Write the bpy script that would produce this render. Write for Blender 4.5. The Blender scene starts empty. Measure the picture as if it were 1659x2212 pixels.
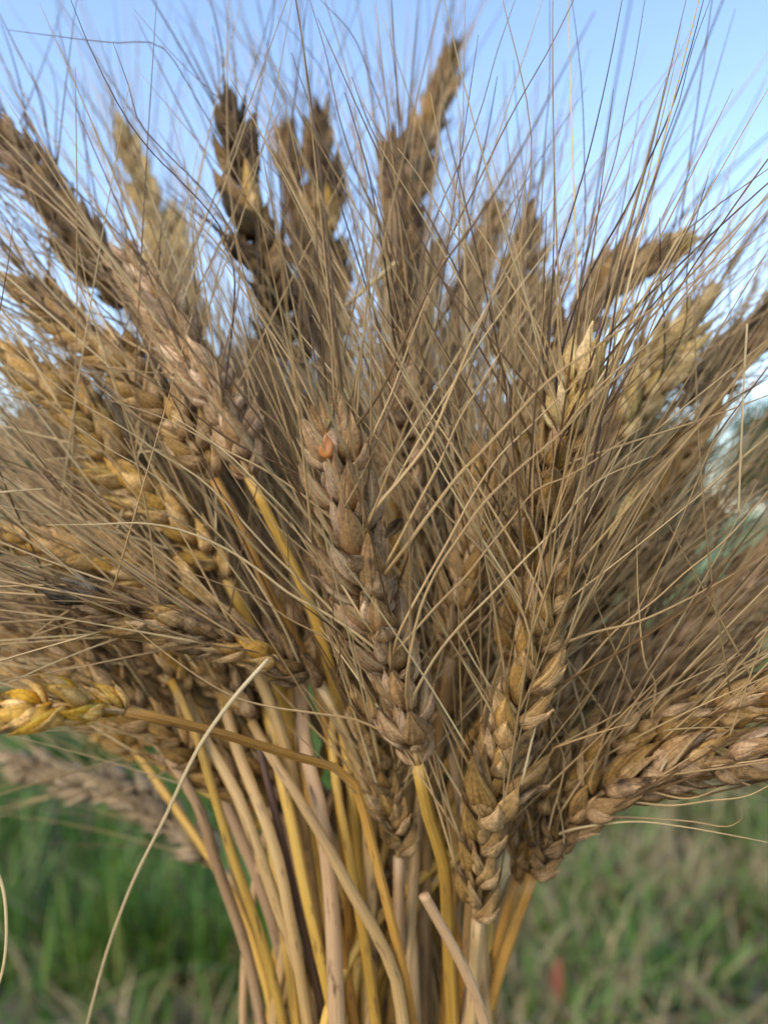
import bpy, math, random
import numpy as np
from mathutils import Matrix, Vector

random.seed(7)
rng = np.random.default_rng(7)
C = bpy.context.scene.collection
R = math.radians
SC = bpy.context.scene

# ------------------------------------------------------------------ camera
H = 0.80                                    # lens height above the field
cam_d = bpy.data.cameras.new('camera')
cam = bpy.data.objects.new('camera', cam_d)
C.objects.link(cam)
cam.location = (0, 0, H)
cam.rotation_euler = (R(90), 0, 0)
cam_d.sensor_width = 36
cam_d.lens = 27.0
cam_d.clip_start = 0.01
cam_d.clip_end = 2000
cam_d.dof.use_dof = True
cam_d.dof.focus_distance = 0.150
cam_d.dof.aperture_fstop = 9.2             # about a 3 mm opening, as on a phone
SC.camera = cam

# ------------------------------------------------------------------ sky and sun
SUN_EL, SUN_AZ = R(38), R(222)              # behind the lens, a little to the left
w = bpy.data.worlds.new('World')
SC.world = w
w.use_nodes = True
wn = w.node_tree.nodes
wl = w.node_tree.links
sky = wn.new('ShaderNodeTexSky')
sky.sky_type = 'NISHITA'
sky.sun_disc = False
sky.sun_elevation = SUN_EL
sky.sun_rotation = SUN_AZ
sky.air_density = 1.0
sky.dust_density = 1.0
sky.ozone_density = 1.0
bg = wn['Background']
wl.new(sky.outputs[0], bg.inputs[0])
bg.inputs[1].default_value = 0.15
sd = bpy.data.lights.new('sun', 'SUN')
sd.energy = 0.7
sd.angle = R(30)
sd.color = (1.0, 0.88, 0.70)
sun = bpy.data.objects.new('sun', sd)
C.objects.link(sun)
to_sun = Vector((math.sin(SUN_AZ) * math.cos(SUN_EL), math.cos(SUN_AZ) * math.cos(SUN_EL), math.sin(SUN_EL)))
sun.rotation_euler = to_sun.to_track_quat('Z', 'Y').to_euler()
sun.location = (0, -3, 4)
SC.view_settings.view_transform = 'Standard'
SC.view_settings.look = 'None'
SC.view_settings.exposure = 1.38
SC.view_settings.gamma = 1
SC.cycles.max_bounces = 6
SC.cycles.diffuse_bounces = 3
SC.cycles.glossy_bounces = 2
SC.cycles.transmission_bounces = 3


# ------------------------------------------------------------------ helpers
def P(x, y, z):
    """a point of the sheaf: sighted at (x, y) in a 1659 x 2212 frame, z metres in front of the lens"""
    return np.array([(x - 829.5) / 1659 * z, z, H - (y - 1106) / 1659 * z])


def tag(o, label=None, cat=None, group=None, kind=None):
    if label: o['label'] = label
    if cat: o['category'] = cat
    if group: o['group'] = group
    if kind: o['kind'] = kind
    return o


def empty(name, loc):
    o = bpy.data.objects.new(name, None)
    o.empty_display_size = 0.01
    o.location = loc
    C.objects.link(o)
    return o


def mesh_from(name, V, F4=None, F3=None, mats=(), uv=None, smooth=True, midx=None):
    me = bpy.data.meshes.new(name)
    V = np.asarray(V, dtype=np.float32)
    n4 = 0 if F4 is None else len(F4)
    n3 = 0 if F3 is None else len(F3)
    loops = []
    if n4: loops.append(np.asarray(F4, dtype=np.int32).ravel())
    if n3: loops.append(np.asarray(F3, dtype=np.int32).ravel())
    loops = np.concatenate(loops)
    me.vertices.add(len(V))
    me.vertices.foreach_set('co', V.ravel())
    me.loops.add(len(loops))
    me.loops.foreach_set('vertex_index', loops)
    me.polygons.add(n4 + n3)
    starts = np.concatenate([np.arange(n4) * 4, n4 * 4 + np.arange(n3) * 3]).astype(np.int32)
    me.polygons.foreach_set('loop_start', starts)
    if midx is not None:
        me.polygons.foreach_set('material_index', np.asarray(midx, dtype=np.int32))
    me.polygons.foreach_set('use_smooth', np.full(n4 + n3, smooth, dtype=bool))
    if uv is not None:
        l = me.uv_layers.new(name='UVMap')
        l.data.foreach_set('uv', np.asarray(uv, dtype=np.float32)[loops].ravel())
    for m in mats: me.materials.append(m)
    me.update(calc_edges=True)
    return me


def link(name, me, parent=None, loc=(0, 0, 0)):
    o = bpy.data.objects.new(name, me)
    o.location = loc
    C.objects.link(o)
    if parent: o.parent = parent
    return o


def spline(pts, n):
    """Catmull-Rom through pts, n samples, roughly even in arc length"""
    p = np.asarray(pts, dtype=float)
    if len(p) == 2:
        t = np.linspace(0, 1, n)[:, None]
        return p[0] * (1 - t) + p[1] * t
    q = np.vstack([2 * p[0] - p[1], p, 2 * p[-1] - p[-2]])
    out = []
    h = np.maximum(np.linalg.norm(np.diff(q, axis=0), axis=1), 1e-7)
    v = np.diff(q, axis=0) / h[:, None]
    m = (v[:-1] * h[1:, None] + v[1:] * h[:-1, None]) / (h[:-1] + h[1:])[:, None]
    for i in range(len(p) - 1):
        d = h[i + 1]
        t = np.linspace(0, 1, 16, endpoint=False)[:, None]
        out.append((2 * t ** 3 - 3 * t ** 2 + 1) * p[i] + (t ** 3 - 2 * t ** 2 + t) * d * m[i]
                   + (3 * t ** 2 - 2 * t ** 3) * p[i + 1] + (t ** 3 - t ** 2) * d * m[i + 1])
    out = np.vstack(out + [p[-1:]])
    s = np.concatenate([[0], np.cumsum(np.linalg.norm(np.diff(out, axis=0), axis=1))])
    u = np.linspace(0, s[-1], n)
    return np.stack([np.interp(u, s, out[:, k]) for k in range(3)], 1)


def frames(c):
    t = np.gradient(c, axis=0)
    t /= np.linalg.norm(t, axis=1)[:, None] + 1e-12
    ref = np.array([0.13, 0.97, 0.2])
    a = np.cross(t, ref)
    a /= np.linalg.norm(a, axis=1)[:, None] + 1e-12
    b = np.cross(t, a)
    return t, a, b


def tube(name, c, rad, k, mat, origin, flat=1.0, roll=0.0, groove=0.0):
    """a tapered tube along c (n x 3), closed at both ends; uv = round the tube, metres along it"""
    n = len(c)
    t, a, b = frames(c)
    th = np.linspace(0, 2 * math.pi, k, endpoint=False) + roll
    rad = np.broadcast_to(np.asarray(rad, dtype=float), (n,))
    rr = 1 + groove * np.cos(6 * th)
    ring = (a[:, None, :] * (np.cos(th) * rr)[None, :, None] + b[:, None, :] * (np.sin(th) * rr * flat)[None, :, None])
    V = (c[:, None, :] + ring * rad[:, None, None]).reshape(-1, 3)
    s = np.concatenate([[0], np.cumsum(np.linalg.norm(np.diff(c, axis=0), axis=1))])
    uv = np.stack([np.tile(np.abs(np.linspace(-1, 1, k)), n), np.repeat(s, k)], 1)
    i = np.arange(n - 1)[:, None] * k
    j = np.arange(k)[None, :]
    F = np.stack([i + j, i + (j + 1) % k, i + k + (j + 1) % k, i + k + j], -1).reshape(-1, 4)
    V = np.vstack([V, c[:1], c[-1:]])
    uv = np.vstack([uv, [[0, 0]], [[0, s[-1]]]])
    jj = np.arange(k)
    e = (n - 1) * k
    F3 = np.vstack([np.stack([np.full(k, n * k), (jj + 1) % k, jj], 1),
                    np.stack([np.full(k, n * k + 1), e + jj, e + (jj + 1) % k], 1)])
    return mesh_from(name, V - origin, F, F3, (mat,), uv)


# ------------------------------------------------------------------ materials
def nt(name):
    m = bpy.data.materials.new(name)
    m.use_nodes = True
    n = m.node_tree.nodes
    l = m.node_tree.links
    return m, n, l, n['Principled BSDF']


def ramp(n, stops):
    r = n.new('ShaderNodeValToRGB')
    e = r.color_ramp.elements
    e[0].position, e[0].color = stops[0][0], (*stops[0][1], 1)
    e[1].position, e[1].color = stops[-1][0], (*stops[-1][1], 1)
    for p, c in stops[1:-1]:
        x = e.new(p)
        x.color = (*c, 1)
    return r


def mix(n, l, fac, a, b, mode='MIX'):
    x = n.new('ShaderNodeMix')
    x.data_type = 'RGBA'
    x.blend_type = mode
    for sock, v in ((x.inputs[0], fac), (x.inputs[6], a), (x.inputs[7], b)):
        if hasattr(v, 'is_linked'): l.new(v, sock)
        elif isinstance(v, (int, float)): sock.default_value = v
        else: sock.default_value = (*v, 1)
    return x.outputs[2]


def husk_material(name, lo, mid, hi, blot=(0.10, 0.06, 0.035), blot_at=0.66, trans=0.18):
    """papery husk: fine veins along it, pale margins, brown blotches; every spikelet its own tint"""
    m, n, l, b = nt(name)
    tc = n.new('ShaderNodeTexCoord')
    oi = n.new('ShaderNodeObjectInfo')
    uvs = n.new('ShaderNodeSeparateXYZ')
    l.new(tc.outputs['UV'], uvs.inputs[0])
    mp = n.new('ShaderNodeMapping')
    mp.inputs['Scale'].default_value = (22, 1.6, 1)
    l.new(tc.outputs['UV'], mp.inputs[0])
    off = n.new('ShaderNodeVectorMath')
    off.operation = 'ADD'
    l.new(mp.outputs[0], off.inputs[0])
    sc = n.new('ShaderNodeMath')
    sc.operation = 'MULTIPLY'
    sc.inputs[1].default_value = 37.0
    l.new(oi.outputs['Random'], sc.inputs[0])
    l.new(sc.outputs[0], off.inputs[1])
    vein = n.new('ShaderNodeTexNoise')
    vein.inputs['Scale'].default_value = 1.0
    vein.inputs['Detail'].default_value = 3
    l.new(off.outputs[0], vein.inputs[0])
    col = ramp(n, [(0.30, lo), (0.52, mid), (0.74, hi)])
    l.new(vein.outputs[0], col.inputs[0])
    # blotches, in object space
    ob = n.new('ShaderNodeTexNoise')
    ob.inputs['Scale'].default_value = 260
    ob.inputs['Detail'].default_value = 4
    add = n.new('ShaderNodeVectorMath')
    add.operation = 'ADD'
    l.new(tc.outputs['Object'], add.inputs[0])
    l.new(sc.outputs[0], add.inputs[1])
    l.new(add.outputs[0], ob.inputs[0])
    br = ramp(n, [(blot_at - 0.10, (0, 0, 0)), (blot_at + 0.12, (1, 1, 1))])
    l.new(ob.outputs[0], br.inputs[0])
    c1 = mix(n, l, br.outputs[0], col.outputs[0], blot)
    dn = n.new('ShaderNodeTexNoise')
    dn.inputs['Scale'].default_value = 1500
    dn.inputs['Detail'].default_value = 2
    l.new(add.outputs[0], dn.inputs[0])
    dr = ramp(n, [(0.30, (0.62, 0.60, 0.58)), (0.5, (1, 1, 1)), (0.72, (1.35, 1.33, 1.3))])
    l.new(dn.outputs[0], dr.inputs[0])
    c1 = mix(n, l, 0.8, c1, dr.outputs[0], 'MULTIPLY')
    # base of every husk a little browner, beak bleached (dry paper)
    pr = ramp(n, [(0.0, (0.62, 0.50, 0.40)), (0.35, (1, 1, 1)), (0.80, (1.0, 1.0, 1.0)), (1.0, (1.25, 1.2, 1.12))])
    l.new(uvs.outputs[1], pr.inputs[0])
    c2 = mix(n, l, 1.0, c1, pr.outputs[0], 'MULTIPLY')
    mg = ramp(n, [(0.40, (0, 0, 0)), (0.50, (0.55, 0.55, 0.55)), (0.60, (0, 0, 0))])
    l.new(uvs.outputs[0], mg.inputs[0])
    c2 = mix(n, l, mg.outputs[0], c2, tuple(min(0.78, 1.25 * v + 0.03) for v in hi))
    hv = n.new('ShaderNodeHueSaturation')
    mr = n.new('ShaderNodeMapRange')
    mr.inputs[3].default_value = 0.72
    mr.inputs[4].default_value = 1.28
    l.new(oi.outputs['Random'], mr.inputs[0])
    ge = n.new('ShaderNodeNewGeometry')
    mh = n.new('ShaderNodeMapRange')
    mh.inputs[3].default_value = 0.62
    mh.inputs[4].default_value = 1.30
    l.new(ge.outputs['Random Per Island'], mh.inputs[0])
    pv = n.new('ShaderNodeMath')
    pv.operation = 'MULTIPLY'
    l.new(mr.outputs[0], pv.inputs[0])
    l.new(mh.outputs[0], pv.inputs[1])
    l.new(pv.outputs[0], hv.inputs['Value'])
    ms = n.new('ShaderNodeMapRange')
    ms.inputs[3].default_value = 1.12
    ms.inputs[4].default_value = 0.82
    l.new(ge.outputs['Random Per Island'], ms.inputs[0])
    l.new(ms.outputs[0], hv.inputs['Saturation'])
    l.new(c2, hv.inputs['Color'])
    l.new(hv.outputs[0], b.inputs['Base Color'])
    b.inputs['Roughness'].default_value = 0.6
    b.inputs['Specular IOR Level'].default_value = 0.25
    bm_ = n.new('ShaderNodeBump')
    bm_.inputs['Strength'].default_value = 0.9
    bm_.inputs['Distance'].default_value = 0.0006
    fl = n.new('ShaderNodeTexNoise')
    fl.inputs['Scale'].default_value = 1100
    fl.inputs['Detail'].default_value = 3
    l.new(add.outputs[0], fl.inputs[0])
    hs = n.new('ShaderNodeMath')
    hs.operation = 'MULTIPLY_ADD'
    hs.inputs[1].default_value = 0.5
    l.new(fl.outputs[0], hs.inputs[0])
    l.new(vein.outputs[0], hs.inputs[2])
    l.new(hs.outputs[0], bm_.inputs['Height'])
    l.new(bm_.outputs[0], b.inputs['Normal'])
    tr = n.new('ShaderNodeBsdfTranslucent')
    l.new(hv.outputs[0], tr.inputs[0])
    mx = n.new('ShaderNodeMixShader')
    mx.inputs[0].default_value = trans
    l.new(b.outputs[0], mx.inputs[1])
    l.new(tr.outputs[0], mx.inputs[2])
    l.new(mx.outputs[0], n['Material Output'].inputs[0])
    return m


def straw_material(name, lo, mid, hi, rough=0.38, stain=(0.10, 0.05, 0.03), stain_at=0.64):
    m, n, l, b = nt(name)
    tc = n.new('ShaderNodeTexCoord')
    oi = n.new('ShaderNodeObjectInfo')
    mul = n.new('ShaderNodeMath')
    mul.operation = 'MULTIPLY'
    mul.inputs[1].default_value = 53.0
    l.new(oi.outputs['Random'], mul.inputs[0])
    def tex(scale, det):
        mp = n.new('ShaderNodeMapping')
        mp.inputs['Scale'].default_value = scale
        l.new(tc.outputs['UV'], mp.inputs[0])
        ad = n.new('ShaderNodeVectorMath')
        ad.operation = 'ADD'
        l.new(mp.outputs[0], ad.inputs[0])
        l.new(mul.outputs[0], ad.inputs[1])
        t = n.new('ShaderNodeTexNoise')
        t.inputs['Scale'].default_value = 1
        t.inputs['Detail'].default_value = det
        l.new(ad.outputs[0], t.inputs[0])
        return t.outputs[0]
    fine = tex((14, 20, 1), 4)
    broad = tex((0.8, 17, 1), 4)
    col = ramp(n, [(0.32, lo), (0.5, mid), (0.70, hi)])
    avg = n.new('ShaderNodeMath')
    avg.operation = 'MULTIPLY_ADD'
    avg.inputs[1].default_value = 0.5
    l.new(fine, avg.inputs[0])
    half = n.new('ShaderNodeMath')
    half.operation = 'MULTIPLY'
    half.inputs[1].default_value = 0.5
    l.new(broad, half.inputs[0])
    l.new(half.outputs[0], avg.inputs[2])
    l.new(avg.outputs[0], col.inputs[0])
    sp = tex((4, 140, 1), 5)
    sr = ramp(n, [(stain_at - 0.05, (0, 0, 0)), (stain_at + 0.08, (1, 1, 1))])
    l.new(sp, sr.inputs[0])
    c1 = mix(n, l, sr.outputs[0], col.outputs[0], stain)
    hv = n.new('ShaderNodeHueSaturation')
    mr = n.new('ShaderNodeMapRange')
    mr.inputs[3].default_value = 0.8
    mr.inputs[4].default_value = 1.2
    l.new(oi.outputs['Random'], mr.inputs[0])
    l.new(mr.outputs[0], hv.inputs['Value'])
    l.new(c1, hv.inputs['Color'])
    l.new(hv.outputs[0], b.inputs['Base Color'])
    b.inputs['Roughness'].default_value = rough
    b.inputs['Specular IOR Level'].default_value = 0.45
    bp = n.new('ShaderNodeBump')
    bp.inputs['Strength'].default_value = 0.7
    bp.inputs['Distance'].default_value = 0.0005
    l.new(fine, bp.inputs['Height'])
    l.new(bp.outputs[0], b.inputs['Normal'])
    return m


HUSK = {
    'tan': husk_material('tan_husk', (0.240, 0.127, 0.037), (0.447, 0.255, 0.081), (0.644, 0.397, 0.143)),
    'pink': husk_material('pinkish_husk', (0.284, 0.151, 0.065), (0.493, 0.288, 0.129), (0.683, 0.465, 0.237), blot_at=0.72),
    'gold': husk_material('golden_husk', (0.344, 0.174, 0.033), (0.563, 0.315, 0.073), (0.734, 0.459, 0.131)),
    'yellow': husk_material('yellow_husk', (0.436, 0.204, 0.022), (0.665, 0.356, 0.043), (0.788, 0.509, 0.103), blot=(0.229, 0.111, 0.022)),
    'pale': husk_material('pale_husk', (0.459, 0.285, 0.088), (0.665, 0.448, 0.161), (0.788, 0.591, 0.249), blot_at=0.75),
    'brown': husk_material('brown_husk', (0.149, 0.082, 0.029), (0.288, 0.164, 0.058), (0.436, 0.264, 0.103), blot=(0.058, 0.030, 0.015), blot_at=0.6),
    'dark': husk_material('weathered_backlit_husk', (0.051, 0.030, 0.013), (0.139, 0.082, 0.029), (0.298, 0.183, 0.067), blot=(0.023, 0.014, 0.009), blot_at=0.55),  # sooty patches are its own; backlit darkness of top ears added in colour
    'beige': husk_material('grey_beige_husk', (0.179, 0.116, 0.060), (0.326, 0.227, 0.120), (0.473, 0.348, 0.198)),
    'grey': husk_material('mouldy_grey_husk', (0.061, 0.045, 0.033), (0.197, 0.147, 0.092), (0.444, 0.358, 0.235), blot=(0.030, 0.023, 0.019), blot_at=0.56),
}
STRAW = {
    'yellow': straw_material('yellow_straw', (0.30, 0.155, 0.025), (0.50, 0.29, 0.05), (0.62, 0.41, 0.12)),
    'tan': straw_material('tan_straw', (0.25, 0.145, 0.05), (0.41, 0.25, 0.095), (0.54, 0.37, 0.17)),
    'orange': straw_material('orange_straw', (0.28, 0.12, 0.022), (0.45, 0.22, 0.04), (0.56, 0.33, 0.09)),
    'pink': straw_material('pinkish_straw', (0.27, 0.15, 0.065), (0.42, 0.255, 0.125), (0.55, 0.37, 0.20), 0.5),
    'dark': straw_material('purple_brown_straw', (0.05, 0.024, 0.016), (0.12, 0.06, 0.033), (0.24, 0.14, 0.065), 0.45),
    'brown': straw_material('brown_straw', (0.15, 0.08, 0.03), (0.28, 0.16, 0.055), (0.42, 0.26, 0.10), 0.5),
}
AWN = {
    'straw': straw_material('awn_straw', (0.284, 0.172, 0.069), (0.452, 0.288, 0.125), (0.598, 0.414, 0.198), 0.45, stain_at=0.8),
    'pale': straw_material('awn_pale', (0.420, 0.283, 0.129), (0.588, 0.424, 0.206), (0.704, 0.545, 0.301), 0.45, stain_at=0.85),
    'brown': straw_material('awn_brown', (0.078, 0.040, 0.015), (0.147, 0.077, 0.028), (0.245, 0.137, 0.051), 0.45, stain_at=0.8),  # plain brown awns; on upper ears also paints their backlit darkness
    'dark': straw_material('awn_backlit_dark', (0.029, 0.014, 0.010), (0.059, 0.030, 0.019), (0.118, 0.065, 0.030), 0.4, stain_at=0.8),  # backlit silhouette against the sky, put into the awn colour
}


# ------------------------------------------------------------------ spikelets (a few shapes, shared by every ear)
def husk(L, W, T, bow, beak, seed, nu=15, nv=14):
    """one boat-shaped husk: +z along it, +x its keeled back; returns vertices, uv"""
    r = np.random.default_rng(seed)
    u = np.linspace(0, 1, nu)
    prof = np.sin(np.pi * np.clip(u / 0.93, 0, 1) ** 0.66) ** 0.9
    prof = np.maximum(prof, 0.13 * (1 - u) / 0.16 * (u > 0.5))
    prof[0], prof[-1] = 0.2, 0.015
    th = np.linspace(0, 2 * np.pi, nv, endpoint=False)
    keel = 1 + 0.20 * np.maximum(np.cos(th), 0) ** 10
    veins = 1 + 0.035 * np.cos(th * 7 + r.uniform(0, 6))
    inner = np.where(np.cos(th) < 0, 0.55, 1.0)
    x = T * prof[:, None] * (np.cos(th) * keel * veins * inner)[None]
    y = W * prof[:, None] * (np.sin(th) * veins)[None]
    # open lips: the two margins stand a little off the belly
    cx = bow * np.sin(np.pi * u * 0.9) + beak * np.maximum(u - 0.75, 0) ** 1.4 * 4
    x = x + cx[:, None] + 0.00016 * np.sin(9 * u[:, None] + 3 * np.sin(th)[None] + r.uniform(0, 6))
    y = y + 0.00022 * np.sin(7 * u[:, None] + 2 * th[None] + r.uniform(0, 6))
    z = np.broadcast_to((u * L)[:, None], x.shape) + 0.0003 * np.cos(th)[None] * prof[:, None]
    V = np.stack([x, y, z], -1).reshape(-1, 3)
    uv = np.stack([np.broadcast_to(np.abs(np.linspace(-1, 1, nv))[None], x.shape), np.broadcast_to(u[:, None], x.shape)], -1).reshape(-1, 2)
    i = np.arange(nu - 1)[:, None] * nv
    j = np.arange(nv)[None]
    F = np.stack([i + j, i + (j + 1) % nv, i + nv + (j + 1) % nv, i + nv + j], -1).reshape(-1, 4)
    return V, uv, F


def rotm(ax, a):
    return np.array(Matrix.Rotation(a, 3, ax))


def spikelet_shape(seed, slim=1.0, open_=1.0):
    """two glumes outside, two or three plump florets between them; z along it, y across the fan"""
    r = np.random.default_rng(seed)
    Vs, Us, Fs, n = [], [], [], 0
    tips = []
    items = []
    for s in (-1, 1):                                    # glumes
        items.append((0.0096 * r.uniform(.85, 1.15), 0.0022, 0.0012, 0.0006, -0.0004, s * r.uniform(17, 27) * open_, 0.0008, s * 0.0012, r.uniform(-0.0004, 0.0008), s * 62 + r.uniform(-14, 14)))
    for s in (-1, 1):                                    # the two main florets
        items.append((0.0126 * r.uniform(.9, 1.1), 0.0024, 0.0019, 0.0008, 0.0002, s * r.uniform(10, 15) * open_, 0.0004, s * 0.0011, 0.0012, s * 38))
    for k in range(r.integers(2, 4)):                    # small upper florets
        items.append((0.0100 * r.uniform(.85, 1.1), 0.0017, 0.0013, 0.0005, 0.0, r.uniform(-13, 13) * open_, 0.0009 - 0.001 * k, 0.0, 0.0034, r.uniform(-30, 30)))
    for q, (L, W, T, bow, beak, fan, ox, oy, oz, spin) in enumerate(items):
        V, U, F = husk(L, W * slim * r.uniform(.85, 1.1), T * slim, bow, beak + (r.uniform(-0.0002, 0.0016) if q < 2 else 0), seed * 31 + q)
        M = rotm('X', -R(fan)) @ rotm('Y', R(r.uniform(-8, 22 if q < 2 else 13))) @ rotm('Z', R(spin))
        V = V @ M.T + np.array([ox, oy, oz])
        if 2 <= q <= 3: tips.append((V[-7:].mean(0), M @ np.array([0, 0, 1.0])))
        Vs.append(V); Us.append(U); Fs.append(F + n); n += len(V)
    return np.vstack(Vs), np.vstack(Us), np.vstack(Fs), tips


SHAPES = [spikelet_shape(s, sl, op) for s, sl, op in
          ((1, 1.0, 1.0), (2, 1.06, 1.1), (3, 0.95, 0.9), (4, 1.0, 1.25), (5, 1.1, 0.95), (6, 0.92, 1.15), (7, 1.05, 1.35), (8, 1.0, 0.8))]
SPIKE = {k: [mesh_from('spikelet', V, F, None, (m,), U) for V, U, F, t in SHAPES] for k, m in HUSK.items()}


# ------------------------------------------------------------------ one wheat stalk = stem + ear (> spikelets, awns)
N_AWN = [0]
EARS = []


def add_awn(ear, origin, pts, r0, r1, key, n=14, k=5):
    c = spline(pts, n)
    L = np.linalg.norm(np.diff(c, axis=0), axis=1).sum()
    t = np.linspace(0, 1, n)
    rad = r0 * (1 - t) ** 0.8 + r1 * t
    me = tube('awn', c, rad, k, AWN[key], c[0], flat=0.75, roll=rng.uniform(0, 6))
    N_AWN[0] += 1
    return link('awn', me, ear, c[0] - origin)


def wheat_stalk(stem, ear, label, husk_key='tan', straw='tan', awn='straw', group='wheat stalks of the sheaf', size=1.0, roll=None,
                awns=1.0, awn_len=(0.045, 0.105), splay=1.0, pitch=0.0039, odd=None, stem_r=0.00160, lean=1.0, cross=0):
    """stem, ear: lists of points in metres, from the ground up; odd: {spikelet number from the tip: husk key}"""
    size = size * 0.87
    stem = np.asarray(stem, float)
    ear = np.asarray(ear, float)
    origin = stem[0].copy()
    root = empty('wheat_stalk', origin)
    tag(root, label, 'wheat stalk', group)
    sc = spline(np.vstack([stem, ear[:1]]), 110)
    t = np.linspace(0, 1, len(sc))
    rad = stem_r * (1.15 - 0.30 * t) * (1 + 0.05 * np.sin(t * 40 + rng.uniform(0, 6))) * rng.uniform(0.85, 1.15)
    node = rng.uniform(0.25, 0.97)                       # a swollen knot, and a leaf sheath that ends above it
    rad = rad * (1 + 0.30 * np.exp(-((t - node) / 0.007) ** 2)) * np.where(t < node + rng.uniform(0.02, 0.2), 1.07, 1.0)
    me = tube('stem', sc, rad, 18, STRAW[straw], origin, flat=rng.uniform(0.72, 0.95), roll=rng.uniform(0, 6), groove=0.035)
    link('stem', me, root)
    n_ear = 40
    c = spline(ear, n_ear)
    wob = rng.normal(0, 0.0005, (5, 3))
    c = c + spline(wob, n_ear) * np.sin(np.linspace(0, math.pi, n_ear))[:, None]
    L = np.linalg.norm(np.diff(c, axis=0), axis=1).sum()
    er = link('ear', tube('ear', c, np.linspace(0.0008, 0.0004, n_ear), 6, STRAW['tan'], origin), root)
    tg, _, _ = frames(c)
    phi = rng.uniform(0, math.pi) if roll is None else roll
    view = c[n_ear // 2] - np.array([0, 0, H])
    view /= np.linalg.norm(view)
    n = max(8, int(round(L / (pitch * size))))
    twist = rng.uniform(-0.5, 0.5)
    for i in range(n + 1):
        f = i / n
        q = f * (n_ear - 1)
        a, b = int(q), min(int(q) + 1, n_ear - 1)
        pos = c[a] * (1 - (q - a)) + c[b] * (q - a)
        tt = tg[min(a, n_ear - 1)]
        X = np.cross(tt, view)                       # across the line of sight: both rows show when roll is 0
        X /= np.linalg.norm(X)
        Yv = np.cross(tt, X)
        ph = phi + twist * f
        Xr = X * math.cos(ph) + Yv * math.sin(ph)
        Yr = np.cross(tt, Xr)
        side = 1 if i % 2 else -1
        th = R(rng.uniform(8, 29)) * (1 - 0.45 * f) * lean
        if i == n: th = 0
        ax = tt * math.cos(th) + Xr * side * math.sin(th)
        out = -tt * math.sin(th) + Xr * side * math.cos(th)
        yy = np.cross(ax, out)
        s = size * (0.78 + 0.30 * math.sin(math.pi * min(1, f * 0.8 + 0.14))) * rng.uniform(0.82, 1.14)
        spin = rng.normal(0, 0.34)
        o2 = out * math.cos(spin) + yy * math.sin(spin)
        y2 = np.cross(ax, o2)
        M3 = np.stack([o2, y2, ax], 1)
        base = pos - Xr * side * 0.0006 * size
        M = Matrix([[*(M3[r_] * s), base[r_] - origin[r_]] for r_ in range(3)] + [[0, 0, 0, 1]])
        kq = husk_key
        if odd and (n - i) in odd: kq = odd[n - i]
        sh = int(rng.integers(0, len(SHAPES)))
        sp = bpy.data.objects.new('spikelet', SPIKE[kq][sh])
        C.objects.link(sp)
        sp.parent = er
        sp.matrix_basis = M
        for (tip, td) in SHAPES[sh][3]:
          for extra in range(2):
            if rng.uniform() > (awns if extra == 0 else 0.75 * awns): continue
            p0 = base + (M3 @ tip) * s
            d = M3 @ td
            d = d * 0.7 + tt * 0.3 + rng.normal(0, 0.16 if extra == 0 else 0.24, 3) * splay
            d /= np.linalg.norm(d)
            La = rng.uniform(*awn_len) * (0.72 + 0.28 * min(1, f + 0.35)) * (1 if extra == 0 else rng.uniform(0.2, 0.8))
            side_b = (d - tt * np.dot(d, tt))
            bend = side_b * rng.normal(0.06, 0.25) + rng.normal(0, 0.06, 3) + np.array([0, 0, rng.normal(-0.01, 0.05)])
            pts = [p0 - d * 0.001]
            if rng.uniform() < 0.10:                 # some are kinked
                k1 = rng.uniform(0.35, 0.8)
                d2 = d + rng.normal(0, 0.28, 3)
                pts += [p0 + d * La * k1 * 0.5 + bend * La * 0.02, p0 + d * La * k1, p0 + d * La * k1 + d2 / np.linalg.norm(d2) * La * (1 - k1)]
            else:
                for u in (0.33, 0.66, 1.0):
                    pts.append(p0 + d * La * u + bend * La * u * u * 0.5)
            ak = awn
            rr = rng.uniform()
            if rr < 0.16: ak = 'pale' if awn == 'straw' else 'straw'
            elif rr < 0.38: ak = 'brown'
            add_awn(er, origin, pts, rng.uniform(0.00021, 0.00032), 0.00006, ak)
    for k in range(cross):                               # long awns that leave the ear sideways and cross the neighbours'
        q = int(rng.integers(6, n_ear - 2))
        sw = rng.choice([-1, 1]) * rng.uniform(0.35, 0.95)
        d = np.array([math.sin(sw), rng.uniform(-0.45, 0.05), math.cos(sw)])
        d = d / np.linalg.norm(d) * 0.75 + tg[q] * 0.25
        d /= np.linalg.norm(d)
        La = rng.uniform(0.05, 0.105)
        bend = rng.normal(0, 0.07, 3)
        p0 = c[q] + d * 0.004
        add_awn(er, origin, [p0] + [p0 + d * La * u + bend * La * u * u for u in (0.35, 0.7, 1.0)], rng.uniform(0.00022, 0.0003), 0.00006,
                str(rng.choice(['straw', 'pale', 'brown'], p=[.5, .38, .12])))
    EARS.append((er, c, origin))
    return root


def bundle_foot(px, dz):
    """where a stem stands: the sheaf narrows below the frame and spreads a little to the ground"""
    a = P(px, 2212, 0.205 + dz)
    low = np.array([a[0] * 0.93, 0.205 + dz * 0.95, H - 0.25])
    foot = np.array([a[0] * 2.0, 0.205 + dz * 2.0, 0.0])
    return [foot, np.array([a[0] * 1.15, 0.205 + dz * 1.1, H - 0.47]), low]


def pts(lst): return [P(*q) for q in lst]


# named stalks, front ones first: (stem sightings from the bottom up), (ear sightings from its base to its tip)
def named(label, foot_x, dz, stem, ear, **kw):
    wheat_stalk(bundle_foot(foot_x, dz) + pts(stem), pts(ear), label, **kw)


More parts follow.
